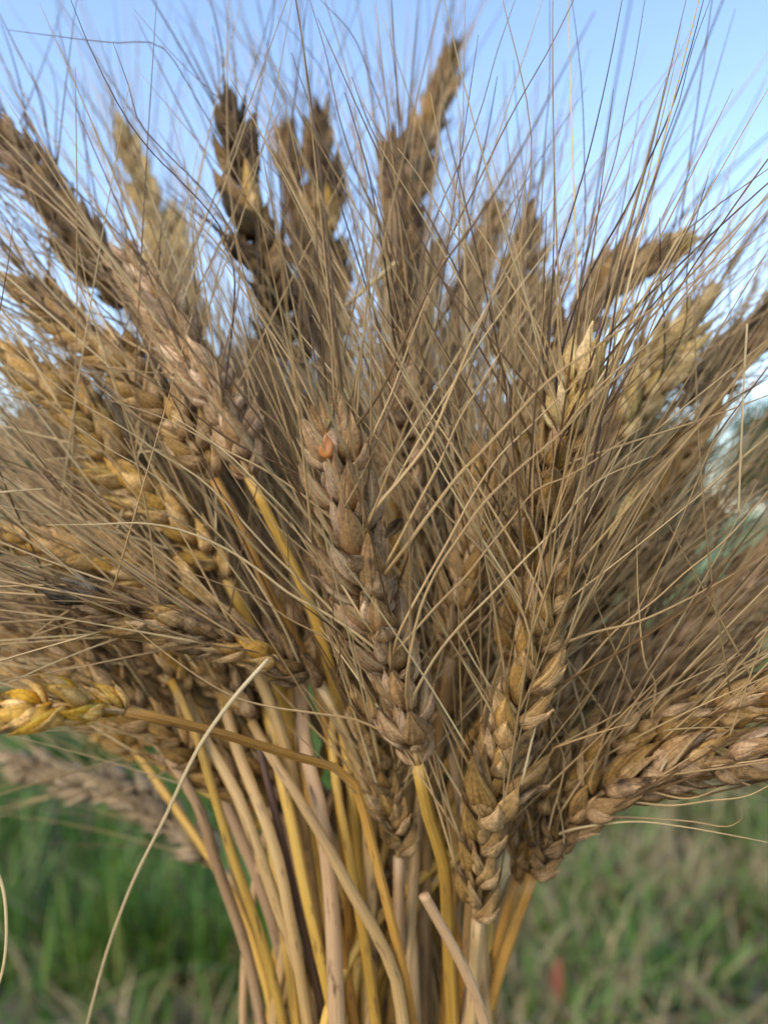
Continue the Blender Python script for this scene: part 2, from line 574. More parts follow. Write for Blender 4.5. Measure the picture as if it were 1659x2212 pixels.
named('large pinkish tan wheat ear at the centre, an orange grain bare near its tip', 985, -0.022,
      [(978, 2212, .183), (968, 2020, .180), (958, 1865, .176), (925, 1760, .172)],
      [(903, 1650, .168), (868, 1500, .164), (815, 1340, .158), (765, 1140, .151), (727, 972, .146)],
      cross=6, husk_key='pink', straw='yellow', roll=1.15, size=1.3, awns=0.8, splay=1.2)
named('plump tan ear low right of centre, its herringbone spikelets rising from a pale stem', 1030, -0.020,
      [(1018, 2212, .182), (1026, 2080, .180)],
      [(1032, 1985, .178), (1040, 1820, .174), (1078, 1640, .168), (1140, 1470, .162), (1188, 1290, .157)],
      cross=16, husk_key='tan', straw='tan', roll=0.3, size=1.24, awns=0.8, splay=1.1)
named('ear right of centre with a loose pale papery tip and bulging tan husks', 1010, -0.008,
      [(1000, 2212, .200), (1020, 1900, .196), (1060, 1640, .186)],
      [(1098, 1440, .178), (1132, 1260, .170), (1172, 1090, .163), (1212, 960, .158), (1243, 845, .156)],
      cross=16, husk_key='tan', odd={0: 'pale', 1: 'pale', 2: 'pale'}, straw='tan', roll=0.9, size=1.26, splay=1.2, lean=1.25)
named('lower of two ears bending to the right edge, its underside awns curling over the grass', 1035, -0.012,
      [(1050, 2212, .186), (1085, 2080, .184), (1125, 1960, .183)],
      [(1150, 1890, .182), (1205, 1790, .178), (1310, 1700, .172), (1450, 1652, .166), (1610, 1632, .160), (1690, 1625, .158)],
      husk_key='brown', odd={2: 'pink', 3: 'pink', 5: 'tan', 7: 'pink', 9: 'tan', 11: 'tan'}, straw='orange', roll=0.4, size=1.14, awns=0.7)
named('upper of two ears bending right, its tan spikelets fanning above the lower one', 1045, -0.004,
      [(1042, 2212, .192), (1065, 2080, .190), (1098, 1960, .189)],
      [(1118, 1900, .188), (1165, 1770, .184), (1255, 1660, .178), (1390, 1590, .172), (1540, 1545, .166), (1690, 1490, .162)],
      cross=10, husk_key='tan', straw='orange', roll=0.7, size=1.14, awns=0.85)
named('golden stalk snapped sideways across the stems, its thin yellow ear at the left edge', 905, -0.026,
      [(892, 2212, .180), (862, 2060, .178), (815, 1870, .174), (772, 1710, .1710), (761, 1680, .1703), (756, 1669, .1700), (746, 1664, .1695), (715, 1655, .1675), (620, 1628, .160), (460, 1580, .148)],
      [(270, 1535, .136), (170, 1522, .132), (60, 1528, .130), (-90, 1545, .129)],
      husk_key='yellow', straw='orange', awns=0.12, roll=0.2, size=0.76, pitch=0.0085, stem_r=0.0014, lean=1.0)
named('ear lying out to the left with dark mouldy spikelets at its tip', 800, -0.018,
      [(800, 2212, .187), (800, 1900, .186), (770, 1640, .182)],
      [(690, 1480, .178), (580, 1405, .175), (440, 1365, .171), (320, 1348, .168), (190, 1300, .165)],
      cross=8, husk_key='brown', odd={0: 'grey', 1: 'grey', 4: 'tan', 6: 'tan', 10: 'tan', 12: 'gold'}, straw='tan', roll=0.3, size=1.05)
named('blurred grey brown ear drooping over the grass at lower left, under the snapped stalk', 560, 0.016,
      [(625, 2212, .222), (575, 2060, .232), (510, 1920, .250)],
      [(462, 1860, .262), (385, 1790, .272), (270, 1715, .282), (150, 1680, .290), (50, 1655, .298)],
      husk_key='beige', straw='tan', roll=0.6, awns=0.6, size=1.3, lean=1.15)
named('pinkish brown ear on a bright yellow stem left of the dark gap', 780, -0.010,
      [(790, 2212, .195), (770, 1800, .190), (722, 1480, .183), (668, 1300, .179), (598, 1150, .176)],
      [(538, 1030, .174), (490, 900, .176), (425, 800, .180), (360, 690, .185), (290, 590, .190)],
      cross=10, husk_key='pink', straw='yellow', roll=0.8, size=1.1)
named('tan ear on an orange stem reaching to the upper left behind long crossing awns', 740, -0.006,
      [(760, 2212, .198), (740, 1800, .194), (655, 1410, .186), (585, 1290, .182), (530, 1160, .180)],
      [(462, 1035, .179), (385, 920, .182), (290, 820, .187), (180, 730, .192), (80, 640, .197)],
      cross=12, husk_key='tan', straw='orange', roll=0.2, size=1.05)
named('golden ear with yellowish husks sloping from mid left up to the left edge', 700, -0.002,
      [(720, 2212, .203), (690, 1850, .200), (600, 1480, .190)],
      [(490, 1250, .184), (400, 1145, .184), (300, 1040, .186), (190, 905, .189), (50, 790, .194)],
      cross=12, husk_key='gold', straw='yellow', roll=0.15, size=1.1)
named('golden tan ear pointing at the left edge just above the mouldy one', 690, -0.012,
      [(700, 2212, .192), (672, 1900, .190), (600, 1560, .186)],
      [(520, 1370, .184), (400, 1280, .184), (270, 1215, .186), (130, 1180, .190), (-40, 1160, .194)],
      cross=10, husk_key='gold', straw='tan', roll=0.5, size=1.0)
named('big blurred ear at the upper left corner, brown against the sky', 640, 0.014,
      [(690, 2212, .220), (620, 1800, .222), (480, 1150, .220)],
      [(300, 690, .214), (210, 560, .212), (120, 450, .211), (40, 345, .212), (-30, 240, .214)],
      awn_len=(0.03, 0.085), husk_key='brown', odd={2: 'tan', 3: 'pink', 6: 'pink'}, roll=0.4, size=1.22, lean=1.15, awn='brown', straw='brown')
named('blurred pale yellow ear standing against the sky at upper left', 660, 0.022,
      [(720, 2212, .228), (640, 1700, .250), (510, 1100, .275)],
      [(420, 720, .285), (375, 590, .287), (330, 450, .288), (300, 380, .288), (280, 325, .288)],
      awn_len=(0.03, 0.085), husk_key='pale', straw='yellow', roll=0.25, size=1.41, lean=1.15)
named('nearly black weathered ear, coloured as backlit against the sky, left of the top middle', 790, 0.006,
      [(800, 2212, .211), (760, 1700, .215), (665, 1000, .215)],
      [(640, 800, .213), (612, 690, .212), (578, 570, .211), (545, 450, .210), (522, 350, .210), (500, 265, .210)],
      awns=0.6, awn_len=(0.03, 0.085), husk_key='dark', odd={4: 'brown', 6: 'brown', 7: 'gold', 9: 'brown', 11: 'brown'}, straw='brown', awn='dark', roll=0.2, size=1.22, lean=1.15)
named('small brown ear standing just right of the blackish one', 800, 0.024,
      [(810, 2212, .229), (790, 1700, .240), (705, 1000, .255)],
      [(690, 780, .262), (672, 640, .262), (655, 520, .262), (640, 420, .262), (622, 320, .262)],
      awns=0.6, awn_len=(0.03, 0.085), husk_key='brown', straw='brown', awn='brown', roll=0.6, size=1.26, lean=1.15)
named('ear with a dark spot and orange husks in the top middle', 830, 0.018,
      [(830, 2212, .223), (810, 1700, .235), (740, 1000, .250)],
      [(722, 740, .256), (712, 600, .256), (702, 480, .256), (695, 380, .256), (692, 290, .256)],
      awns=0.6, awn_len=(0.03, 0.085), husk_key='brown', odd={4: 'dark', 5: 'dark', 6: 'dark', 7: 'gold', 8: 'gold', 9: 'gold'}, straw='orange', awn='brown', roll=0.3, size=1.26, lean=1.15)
named('topmost ear of the sheaf, grey brown and slim, leaning right into the sky', 860, 0.026,
      [(860, 2212, .231), (850, 1600, .250), (848, 900, .268)],
      [(850, 680, .275), (864, 540, .276), (885, 420, .277), (912, 320, .278), (945, 220, .279), (972, 140, .280)],
      awns=0.6, awn_len=(0.03, 0.085), husk_key='brown', odd={1: 'tan', 4: 'tan', 7: 'tan', 8: 'tan'}, straw='brown', awn='brown', roll=0.1, size=1.30, lean=1.15)
named('slim brown ear behind many awns in the middle, below the topmost ear', 850, 0.010,
      [(850, 2212, .215), (850, 1700, .218), (872, 1000, .220)],
      [(880, 720, .222), (876, 610, .223), (866, 480, .224), (858, 360, .225)],
      awns=0.6, awn_len=(0.03, 0.085), husk_key='brown', straw='brown', awn='straw', roll=1.2, size=1.2, lean=1.15)
named('blurred tan ear leaning right, between the topmost ear and the short upright brown one', 900, 0.026,
      [(890, 2212, .231), (890, 1700, .25), (930, 1100, .275)],
      [(975, 800, .285), (1000, 680, .288), (1030, 570, .29), (1060, 470, .292)],
      awn_len=(0.03, 0.085), husk_key='tan', straw='tan', roll=0.8, size=1.30, lean=1.15)
named('short brown ear upright against the sky, right of the middle', 940, 0.018,
      [(930, 2212, .223), (950, 1700, .235), (1030, 1100, .250)],
      [(1082, 800, .256), (1100, 690, .257), (1118, 600, .258), (1136, 510, .259)],
      awns=0.6, awn_len=(0.03, 0.085), husk_key='brown', odd={4: 'gold', 5: 'gold'}, straw='brown', awn='brown', roll=0.3, size=1.26, lean=1.15)
named('brown ear tilting right against the sky at upper right', 960, 0.014,
      [(950, 2212, .219), (975, 1700, .225), (1080, 1050, .232)],
      [(1190, 770, .236), (1265, 670, .237), (1340, 600, .238), (1430, 545, .239)],
      awns=0.6, awn_len=(0.03, 0.085), husk_key='brown', odd={0: 'pale', 1: 'tan', 4: 'tan'}, straw='brown', awn='dark', roll=0.45, size=1.26, lean=1.15)
named('pale blurred ear at right, under the tilting brown ear', 980, 0.006,
      [(970, 2212, .211), (1010, 1750, .212), (1180, 1200, .210)],
      [(1330, 950, .208), (1395, 850, .208), (1445, 760, .209), (1500, 680, .210)],
      husk_key='pale', straw='tan', roll=0.6, size=1.17, lean=1.15, awn='straw')
named('dark ear at the right edge below the sky, pointing up right', 985, 0.014,
      [(975, 2212, .219), (1030, 1750, .224), (1250, 1150, .228)],
      [(1460, 870, .232), (1540, 800, .233), (1620, 720, .234), (1700, 640, .235)],
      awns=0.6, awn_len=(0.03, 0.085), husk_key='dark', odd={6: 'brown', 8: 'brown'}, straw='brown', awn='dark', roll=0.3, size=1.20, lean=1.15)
named('blurred pinkish ear reaching to the right edge in front of the green field', 1000, 0.010,
      [(1000, 2212, .215), (1050, 1900, .216), (1200, 1640, .214)],
      [(1330, 1500, .212), (1430, 1425, .212), (1550, 1350, .213), (1690, 1280, .214)],
      husk_key='pink', straw='tan', roll=0.5, size=1.0)
named('blurred tan ear at right, short and upturned above the pinkish one', 990, 0.014,
      [(990, 2212, .219), (1040, 1850, .224), (1240, 1500, .228)],
      [(1340, 1370, .230), (1400, 1290, .231), (1460, 1210, .232), (1520, 1120, .233)],
      husk_key='tan', straw='tan', roll=0.2, size=1.0)
named('stubby ear half hidden low in the middle, left of the node on the yellow stem', 865, -0.016,
      [(868, 2212, .189), (862, 2000, .187)],
      [(862, 1850, .184), (846, 1760, .182), (826, 1670, .180), (795, 1570, .178)],
      cross=8, husk_key='tan', straw='pink', roll=0.4, size=1.0, awns=0.6)
named('tan ear tucked behind the central one on its right, crossed by many awns', 930, -0.006,
      [(920, 2212, .199), (925, 1800, .196), (955, 1560, .190)],
      [(975, 1420, .186), (1000, 1280, .184), (1020, 1150, .183), (1040, 1020, .183)],
      cross=24, husk_key='tan', straw='brown', roll=0.7)
named('reddish brown ear behind the central one, just above its tip', 880, 0.0,
      [(880, 2212, .205), (880, 1700, .204), (885, 1300, .200)],
      [(886, 1130, .198), (882, 1000, .197), (872, 880, .197), (868, 780, .198)],
      cross=16, husk_key='pink', straw='brown', roll=0.3)
# stems that show plainly at the lower left; their ears lie deep in the left of the sheaf
named('wheat stalk with the leftmost stem of the bundle, pinkish, curving out to the left', 585, -0.006,
      [(566, 2212, .199), (532, 2050, .196), (466, 1860, .193), (432, 1750, .192), (360, 1630, .194)],
      [(285, 1540, .197), (215, 1460, .20), (120, 1410, .204), (10, 1380, .208), (-60, 1365, .21)],
      husk_key='tan', straw='pink', roll=0.4)
named('wheat stalk with a long yellow stem, second from the left of the bundle', 625, -0.014,
      [(612, 2212, .191), (578, 2070, .189), (497, 1830, .186), (452, 1680, .186), (415, 1560, .188)],
      [(370, 1470, .192), (300, 1400, .196), (200, 1340, .20), (90, 1300, .206)],
      husk_key='brown', straw='yellow', roll=0.4)
named('wheat stalk with a tan stem third from the left of the bundle', 690, -0.016,
      [(680, 2212, .189), (640, 2075, .187), (590, 1930, .185), (545, 1800, .185), (500, 1690, .187), (445, 1600, .19)],
      [(400, 1500, .194), (340, 1350, .198), (280, 1230, .203), (220, 1110, .209)],
      husk_key='gold', straw='tan', roll=0.9)
named('wheat stalk with a slender tan stem left of the purplish one', 670, -0.019,
      [(665, 2212, .186), (625, 1975, .184), (595, 1835, .184), (555, 1725, .186), (515, 1625, .19)],
      [(480, 1500, .196), (430, 1380, .20), (380, 1280, .205), (320, 1170, .21)],
      husk_key='tan', straw='tan', roll=0.1)
named('wheat stalk with a dark purple brown stem among the yellow ones', 700, -0.015,
      [(700, 2212, .190), (670, 2075, .188), (635, 1925, .187), (600, 1775, .187), (566, 1640, .190)],
      [(530, 1480, .198), (500, 1350, .203), (470, 1230, .208), (430, 1110, .214)],
      husk_key='brown', straw='dark', roll=0.5, stem_r=0.00115)
named('wheat stalk with a bright yellow stem just right of the purplish one', 730, -0.020,
      [(725, 2212, .185), (700, 2100, .184), (660, 1925, .184), (630, 1775, .185), (605, 1665, .187)],
      [(575, 1520, .194), (550, 1400, .20), (530, 1290, .206), (490, 1170, .212)],
      husk_key='tan', straw='yellow', roll=0.8)
named('wheat stalk with a long tan stem slanting across the others at lower middle', 880, -0.028,
      [(870, 2212, .177), (858, 2125, .177), (830, 2050, .176), (765, 1935, .175), (700, 1815, .176), (640, 1715, .179), (590, 1640, .184)],
      [(545, 1560, .190), (480, 1470, .195), (400, 1400, .20), (310, 1350, .206)],
      husk_key='tan', straw='tan', roll=0.3)
named('wheat stalk with a reddish orange stem in the middle of the bundle', 770, -0.017,
      [(765, 2212, .188), (730, 2000, .186), (690, 1800, .186), (650, 1640, .19)],
      [(625, 1480, .197), (600, 1350, .203), (585, 1220, .21), (570, 1090, .216)],
      husk_key='pink', straw='orange', roll=0.3)
named('wheat stalk with a yellow stem running up behind the kink of the snapped one', 815, -0.020,
      [(812, 2212, .185), (790, 2050, .183), (755, 1850, .183), (725, 1680, .186)],
      [(715, 1500, .192), (705, 1350, .197), (690, 1220, .203), (670, 1090, .209)],
      husk_key='tan', straw='yellow', roll=0.6)

named('wheat stalk wrapped in a broad ribbed greyish sheath at the bottom middle', 735, -0.024,
      [(728, 2212, .181), (722, 2050, .180), (712, 1900, .181), (690, 1740, .184), (660, 1620, .189)],
      [(650, 1480, .196), (640, 1360, .202), (632, 1240, .208), (620, 1120, .214)],
      husk_key='tan', straw='pink', roll=0.5, stem_r=0.0021)

# ------------------------------------------------------------------ the rest of the sheaf, mostly hidden: ears fanning back from its neck
NECK = P(815, 1960, 0.210)
fill = []
def sector(x, y):
    if y < 700:
        return 'blurred ear deep at the top of the sheaf, half lost among awns against the sky'
    if x < 430:
        return 'blurred ear deep in the left flank of the sheaf, half hidden by nearer ears'
    if x > 1260:
        return 'blurred ear deep in the right flank of the sheaf, half hidden by nearer awns'
    if y > 1250:
        return 'ear low in the heart of the sheaf, mostly hidden behind the central ear and stems'
    return 'blurred ear deep in the heart of the sheaf, mostly hidden behind crossing awns'
spots = []
for ang in np.linspace(-78, 74, 17):
    for rr, zz in ((640, .222), (900, .238), (1060, .262), (1240, .272)):
        spots.append((ang, rr, zz))
for ang in np.linspace(-34, 52, 13):                        # a thick rank behind the middle, up to the sky line
    spots.append((ang, 1090 + 60 * math.cos(ang * 1.7), .226))
for ang in np.linspace(-50, 60, 9):
    spots.append((ang, 830, .205))
for ang in (-64, -60, -56, -52, -47, -42):
    spots.append((ang, 760, .203))
for ang in (56, 60, 64, 50):
    spots.append((ang, 800, .206))
for (ang, rr, zz) in spots:
    ang += rng.uniform(-5, 5)
    rr *= rng.uniform(0.92, 1.08)
    if abs(ang) > 62: rr *= 0.93
    x = 815 + rr * math.sin(R(ang)) * 1.05
    y = 1900 - rr * math.cos(R(ang))
    z = zz + rng.uniform(-0.014, 0.02)
    if y > 1640 or (x > 1250 and y > 1480) or (x < 300 and y > 1450) or y < 500 + 0.00018 * (x - 800) ** 2: continue
    if abs(x - 815) > 1000 or (x > 1400 and 800 < y and zz > .23): continue
    tip = P(x, y, z)
    d = tip - NECK
    dist = np.linalg.norm(d)
    d /= dist
    d2 = d + np.array([0, 0.10, 0.18])
    L = rng.uniform(0.062, 0.078) 
    if dist < 0.088: continue
    L = min(L, dist - 0.045)
    perp = np.cross(d, rng.normal(0, 1, 3)); perp /= np.linalg.norm(perp)
    ear = [tip - d * L, tip - d * L * 0.5 + perp * L * 0.03, tip]
    bx = 800 + 245 * float(np.clip(0.5 * ang / 75 + 0.75 * rng.uniform(-1, 1), -1, 1))
    dz = rng.uniform(-0.017, 0.022)
    neck = P(815 + (bx - 800) * 1.18, 1980, 0.206 + dz * 0.9)
    mid = neck * 0.5 + ear[0] * 0.5 + np.array([0, 0, 0.002])
    hk = rng.choice(['tan', 'pink', 'gold', 'brown', 'pale'], p=[.42, .16, .16, .20, .06])
    lab = sector(x, y)
    if y < 760: hk = rng.choice(['brown', 'tan'])
    wheat_stalk(bundle_foot(bx, dz) + [neck, mid], ear, lab, husk_key=str(hk),
                straw=str(rng.choice(['tan', 'yellow', 'orange', 'pink', 'brown'], p=[.27, .36, .20, .05, .12])), group='half hidden ears inside the sheaf',
                awns=0.55 if y < 760 else 0.8, size=float(rng.uniform(0.98, 1.15)), awn='brown' if y < 760 else 'straw',  # high ears get brown awns: backlit darkness done by colour
                awn_len=(0.03, 0.075) if y < 760 else (0.045, 0.105), cross=14 if 480 < x < 1400 and y > 640 else 0)

# ------------------------------------------------------------------ awns that stand out, each on the ear it grows from
HERO = [  # upper ones use dark keys, silhouettes on the sky given by colour
 # (sightings from tip to root), depth at tip, depth at root, colour, thickness
 ([(150, -10), (190, 90), (240, 195), (290, 280), (330, 330), (400, 400), (470, 480)], .152, .165, 'dark', .8),
 ([(20, 65), (240, 92), (352, 102), (400, 170), (440, 240), (478, 305), (520, 400)], .170, .190, 'brown', .7),
 ([(245, 92), (280, 190), (300, 260), (340, 310), (390, 360), (440, 410), (500, 500)], .158, .175, 'brown', .8),
 ([(290, 20), (400, 145), (470, 210), (560, 330), (640, 430), (700, 520)], .172, .185, 'brown', .6),
 ([(453, -10), (480, 110), (488, 225), (500, 275)], .200, .208, 'dark', 1.3),
 ([(460, 55), (470, 120), (482, 225), (500, 270)], .200, .208, 'dark', .9),
 ([(0, 40), (30, 130), (50, 210), (62, 330)], .20, .21, 'dark', 1.0),
 ([(65, 135), (90, 230), (120, 350), (190, 450), (215, 560)], .19, .21, 'dark', .9),
 ([(-20, -10), (50, 130), (90, 210), (105, 300), (160, 480)], .19, .21, 'brown', 1.0),
 ([(372, -5), (352, 110), (335, 270), (320, 430)], .285, .287, 'brown', 1.2),
 ([(422, -5), (415, 90), (385, 200), (365, 400), (372, 520)], .285, .287, 'brown', 1.2),
 ([(497, 167), (530, 225), (575, 310), (615, 380), (670, 490), (700, 560)], .148, .16, 'straw', .8),
 ([(630, 115), (660, 200), (700, 300), (735, 440), (760, 520)], .156, .165, 'brown', .8),
 ([(745, 200), (770, 280), (800, 390), (815, 470)], .152, .16, 'dark', .9),
 ([(760, 165), (790, 250), (830, 340), (870, 470)], .152, .165, 'dark', .7),
 ([(668, -5), (700, 100), (735, 260), (770, 370), (815, 470)], .158, .17, 'brown', .8),
 ([(688, -5), (765, 80), (800, 170), (829, 250), (850, 400)], .170, .19, 'brown', .8),
 ([(600, 35), (650, 90), (700, 160), (720, 230), (750, 340)], .20, .22, 'brown', .9),
 ([(820, 120), (829, 180), (850, 300), (858, 450)], .18, .20, 'brown', .8),
 ([(1344, -5), (1322, 110), (1294, 240), (1264, 360), (1229, 475), (1199, 575), (1189, 665), (1179, 800)], .148, .160, 'dark', .8),
 ([(1393, -5), (1369, 140), (1349, 240), (1329, 340), (1294, 450), (1255, 600), (1225, 800)], .156, .165, 'dark', .75),
 ([(1520, -5), (1484, 130), (1444, 250), (1404, 340), (1344, 465), (1289, 560), (1230, 700), (1200, 850)], .146, .158, 'dark', .9),
 ([(1535, -5), (1489, 125), (1469, 210), (1429, 325), (1404, 425), (1350, 560)], .152, .17, 'dark', .7),
 ([(1234, -5), (1249, 110), (1259, 240), (1262, 360), (1264, 450), (1250, 640)], .168, .18, 'dark', .7),
 ([(1187, -5), (1185, 210), (1174, 325), (1159, 450), (1130, 640)], .178, .20, 'dark', .7),
 ([(1241, -5), (1189, 100), (1109, 240), (1029, 400), (979, 500), (919, 650), (880, 780)], .150, .16, 'brown', .9),
 ([(1284, 25), (1209, 165), (1149, 280), (1079, 400), (1019, 490), (954, 575), (880, 720), (820, 850)], .108, .140, 'brown', .95),
 ([(1114, -5), (1074, 110), (1039, 235), (999, 340), (949, 450), (900, 600)], .158, .17, 'brown', .8),
 ([(1439, 167), (1419, 265), (1399, 350), (1369, 450), (1320, 580)], .16, .19, 'dark', .8),
 ([(1642, 345), (1574, 425), (1519, 525), (1469, 590), (1404, 665), (1329, 750), (1250, 860)], .112, .145, 'brown', .9),
 ([(1700, 335), (1554, 440), (1504, 480), (1400, 560), (1290, 680)], .15, .18, 'brown', .8),
 ([(1494, 430), (1454, 530), (1419, 590), (1379, 665), (1344, 737), (1270, 860)], .138, .15, 'pale', .9),
 ([(1700, 535), (1569, 620), (1479, 685), (1409, 737), (1300, 830), (1230, 910)], .122, .145, 'straw', .9),
 ([(1529, 380), (1509, 450), (1484, 575), (1479, 700), (1440, 790)], .15, .19, 'dark', .8),
 ([(1197, 560), (1202, 640), (1207, 740), (1225, 860)], .15, .157, 'straw', .9),
 ([(859, 320), (894, 365), (954, 460), (1009, 550), (1069, 645), (1109, 700), (1180, 820), (1215, 930)], .144, .152, 'straw', .9),
 ([(929, 200), (959, 340), (994, 435), (1054, 525), (1114, 630), (1174, 725), (1220, 860)], .150, .155, 'straw', .8),
 ([(1529, 310), (1474, 400), (1419, 490), (1350, 600)], .158, .20, 'dark', .6),
 ([(1074, 165), (1054, 280), (1029, 390), (1014, 475), (980, 640)], .165, .19, 'dark', .9),
 ([(1109, 130), (1119, 280), (1134, 400), (1139, 500), (1125, 600)], .18, .22, 'dark', .7),
 ([(1424, 470), (1427, 600), (1434, 700), (1430, 800)], .15, .19, 'dark', .9),
 ([(1700, 838), (1529, 902), (1454, 927), (1329, 967), (1215, 1010)], .145, .155, 'straw', .9),
 ([(1409, 985), (1279, 1047), (1204, 1137), (1129, 1212), (1059, 1287), (994, 1352), (949, 1407), (905, 1480)], .140, .152, 'pale', 1.0),
 ([(1700, 470), (1420, 660), (1289, 747), (1179, 827), (1109, 902), (1039, 977), (994, 1022), (944, 1087), (870, 1190)], .128, .142, 'straw', 1.15),
 ([(1500, 700), (1299, 842), (1209, 937), (1109, 1022), (1044, 1087), (994, 1157), (944, 1232), (909, 1312), (885, 1420)], .132, .146, 'straw', 1.05),
 ([(1300, 770), (1159, 907), (1069, 997), (1029, 1057), (969, 1167), (919, 1257), (870, 1350)], .138, .146, 'straw', 1.0),
 ([(1150, 640), (1044, 822), (994, 902), (949, 1002), (904, 1087), (850, 1190)], .138, .145, 'straw', 1.0),
 ([(1120, 520), (1019, 737), (969, 857), (924, 957), (879, 1017), (810, 1100)], .136, .143, 'straw', 1.2),
 ([(1390, 920), (1219, 1032), (1159, 1057), (1109, 1117), (1059, 1177), (1004, 1247), (954, 1297), (880, 1380)], .140, .150, 'straw', .9),
 ([(720, 560), (839, 752), (889, 837), (959, 937), (1024, 1037), (1079, 1127), (1129, 1212), (1179, 1310)], .140, .150, 'straw', .9),
 ([(640, 740), (829, 962), (904, 1047), (969, 1117), (1039, 1187), (1120, 1300), (1150, 1400)], .142, .152, 'straw', .9),
 ([(790, 590), (879, 737), (919, 797), (979, 872), (1039, 972), (1089, 1037), (1139, 1112), (1175, 1240)], .138, .150, 'straw', .9),
 ([(880, 600), (949, 737), (1004, 827), (1049, 902), (1109, 1017), (1150, 1130), (1180, 1260)], .142, .152, 'brown', .9),
 ([(900, 540), (1064, 737), (1109, 797), (1169, 867), (1219, 962), (1244, 1017), (1239, 1057)], .140, .150, 'brown', 1.0),
 ([(1340, 560), (1319, 737), (1304, 837), (1294, 927), (1262, 1060), (1200, 1160)], .140, .155, 'dark', 1.2),
 ([(1660, 1195), (1554, 1257), (1479, 1297), (1379, 1342), (1279, 1367), (1190, 1400)], .142, .158, 'straw', .9),
 ([(1700, 1010), (1554, 1177), (1479, 1237), (1419, 1292), (1329, 1362), (1245, 1457), (1130, 1560)], .145, .165, 'straw', .9),
 ([(1374, 1160), (1379, 1312), (1394, 1437), (1414, 1475), (1405, 1560)], .148, .168, 'straw', .8),
 ([(1180, 1520), (1196, 1580), (1218, 1640), (1190, 1770)], .158, .172, 'straw', .8),
 ([(1120, 760), (1150, 900), (1165, 1030), (1180, 1150)], .145, .155, 'straw', .8),
 ([(960, 640), (975, 800), (1010, 960), (1060, 1120), (1100, 1260)], .150, .165, 'straw', .8),
 ([(40, 757), (115, 827), (195, 882), (280, 932), (350, 982), (430, 1032), (480, 1077), (530, 1132), (590, 1197), (700, 1300), (790, 1400)], .144, .158, 'pale', .9),
 ([(165, 920), (240, 972), (320, 1017), (390, 1072), (450, 1132), (500, 1182), (600, 1330)], .148, .168, 'pale', .8),
 ([(100, 1134), (200, 1133), (320, 1131), (380, 1142), (450, 1167), (500, 1192), (560, 1232), (625, 1282), (715, 1332), (810, 1400)], .140, .156, 'pale', 1.0),
 ([(370, 897), (440, 942), (500, 987), (555, 1042), (620, 1107), (670, 1167), (730, 1250), (780, 1330)], .142, .152, 'pale', .9),
 ([(280, 795), (370, 852), (430, 902), (500, 952), (590, 997), (665, 1037), (740, 1110)], .144, .148, 'brown', .9),
 ([(495, 815), (550, 872), (600, 917), (630, 962), (690, 1060), (745, 1150)], .140, .148, 'straw', 1.0),
 ([(270, 1340), (360, 1412), (450, 1475), (505, 1505), (575, 1525), (675, 1540), (775, 1557), (850, 1590)], .150, .165, 'straw', .9),
 ([(107, 1277), (200, 1297), (280, 1327), (360, 1362), (450, 1392), (560, 1410)], .155, .17, 'brown', .9),
 ([(625, 1100), (622, 1162), (630, 1287), (650, 1402), (690, 1480)], .155, .175, 'brown', .8),
 ([(725, 1240), (720, 1337), (735, 1402), (730, 1475), (800, 1570)], .148, .165, 'brown', .8),
 ([(390, 1230), (480, 1262), (550, 1287), (625, 1337), (700, 1377), (800, 1460), (850, 1520)], .150, .162, 'straw', .9),
 ([(240, 865), (350, 902), (475, 967), (575, 1017), (650, 1067), (750, 1150)], .142, .148, 'straw', .8),
 ([(50, 902), (150, 967), (225, 1027), (300, 1087), (400, 1137), (500, 1230)], .19, .185, 'straw', .9),
 ([(480, 560), (560, 680), (640, 800), (690, 900), (740, 1010)], .144, .146, 'straw', .9),
 ([(610, 590), (660, 700), (700, 790), (725, 900)], .142, .145, 'brown', .8),
 ([(390, 440), (480, 540), (580, 690), (660, 830), (715, 940)], .145, .146, 'straw', .8),
 ([(700, 620), (712, 720), (720, 820), (724, 905)], .14, .145, 'straw', .8),
 ([(800, 660), (780, 760), (765, 870), (745, 980)], .14, .147, 'straw', .9),
 ([(960, 560), (900, 700), (850, 840), (790, 980), (760, 1080)], .14, .149, 'straw', .9),
 ([(1720, 1832), (1529, 1795), (1469, 1785), (1379, 1775), (1304, 1780), (1210, 1800)], .150, .174, 'pale', .9),
 ([(1600, 1740), (1604, 1765), (1575, 1785), (1495, 1775), (1430, 1770), (1300, 1765), (1230, 1770)], .155, .174, 'straw', .8),
 ([(1690, 1680), (1610, 1720), (1530, 1730), (1455, 1740), (1330, 1730), (1260, 1735)], .152, .172, 'straw', .9),
 ([(1720, 1720), (1659, 1692), (1590, 1672), (1520, 1650)], .152, .162, 'brown', 1.0),
 ([(1575, 1695), (1480, 1725), (1405, 1710), (1330, 1700)], .160, .170, 'straw', .9),
 ([(1680, 1450), (1500, 1530), (1380, 1590), (1260, 1660)], .150, .175, 'straw', .8),
 ([(1560, 1240), (1500, 1380), (1420, 1500), (1330, 1600)], .150, .174, 'brown', .8),
 ([(950, 1370), (870, 1500), (850, 1560)], .16, .164, 'straw', .8),
 ([(1190, 1480), (1120, 1600), (1060, 1720)], .160, .170, 'straw', .8),
 ([(1270, 1500), (1160, 1640), (1060, 1800)], .158, .172, 'straw', .8),
 ([(925, 1480), (960, 1570), (1000, 1680), (1030, 1760)], .165, .172, 'straw', .9),
 ([(930, 1580), (955, 1680), (985, 1790), (1020, 1880)], .168, .174, 'straw', .9),
]
ear_pts = [(er, c, o) for (er, c, o) in EARS]
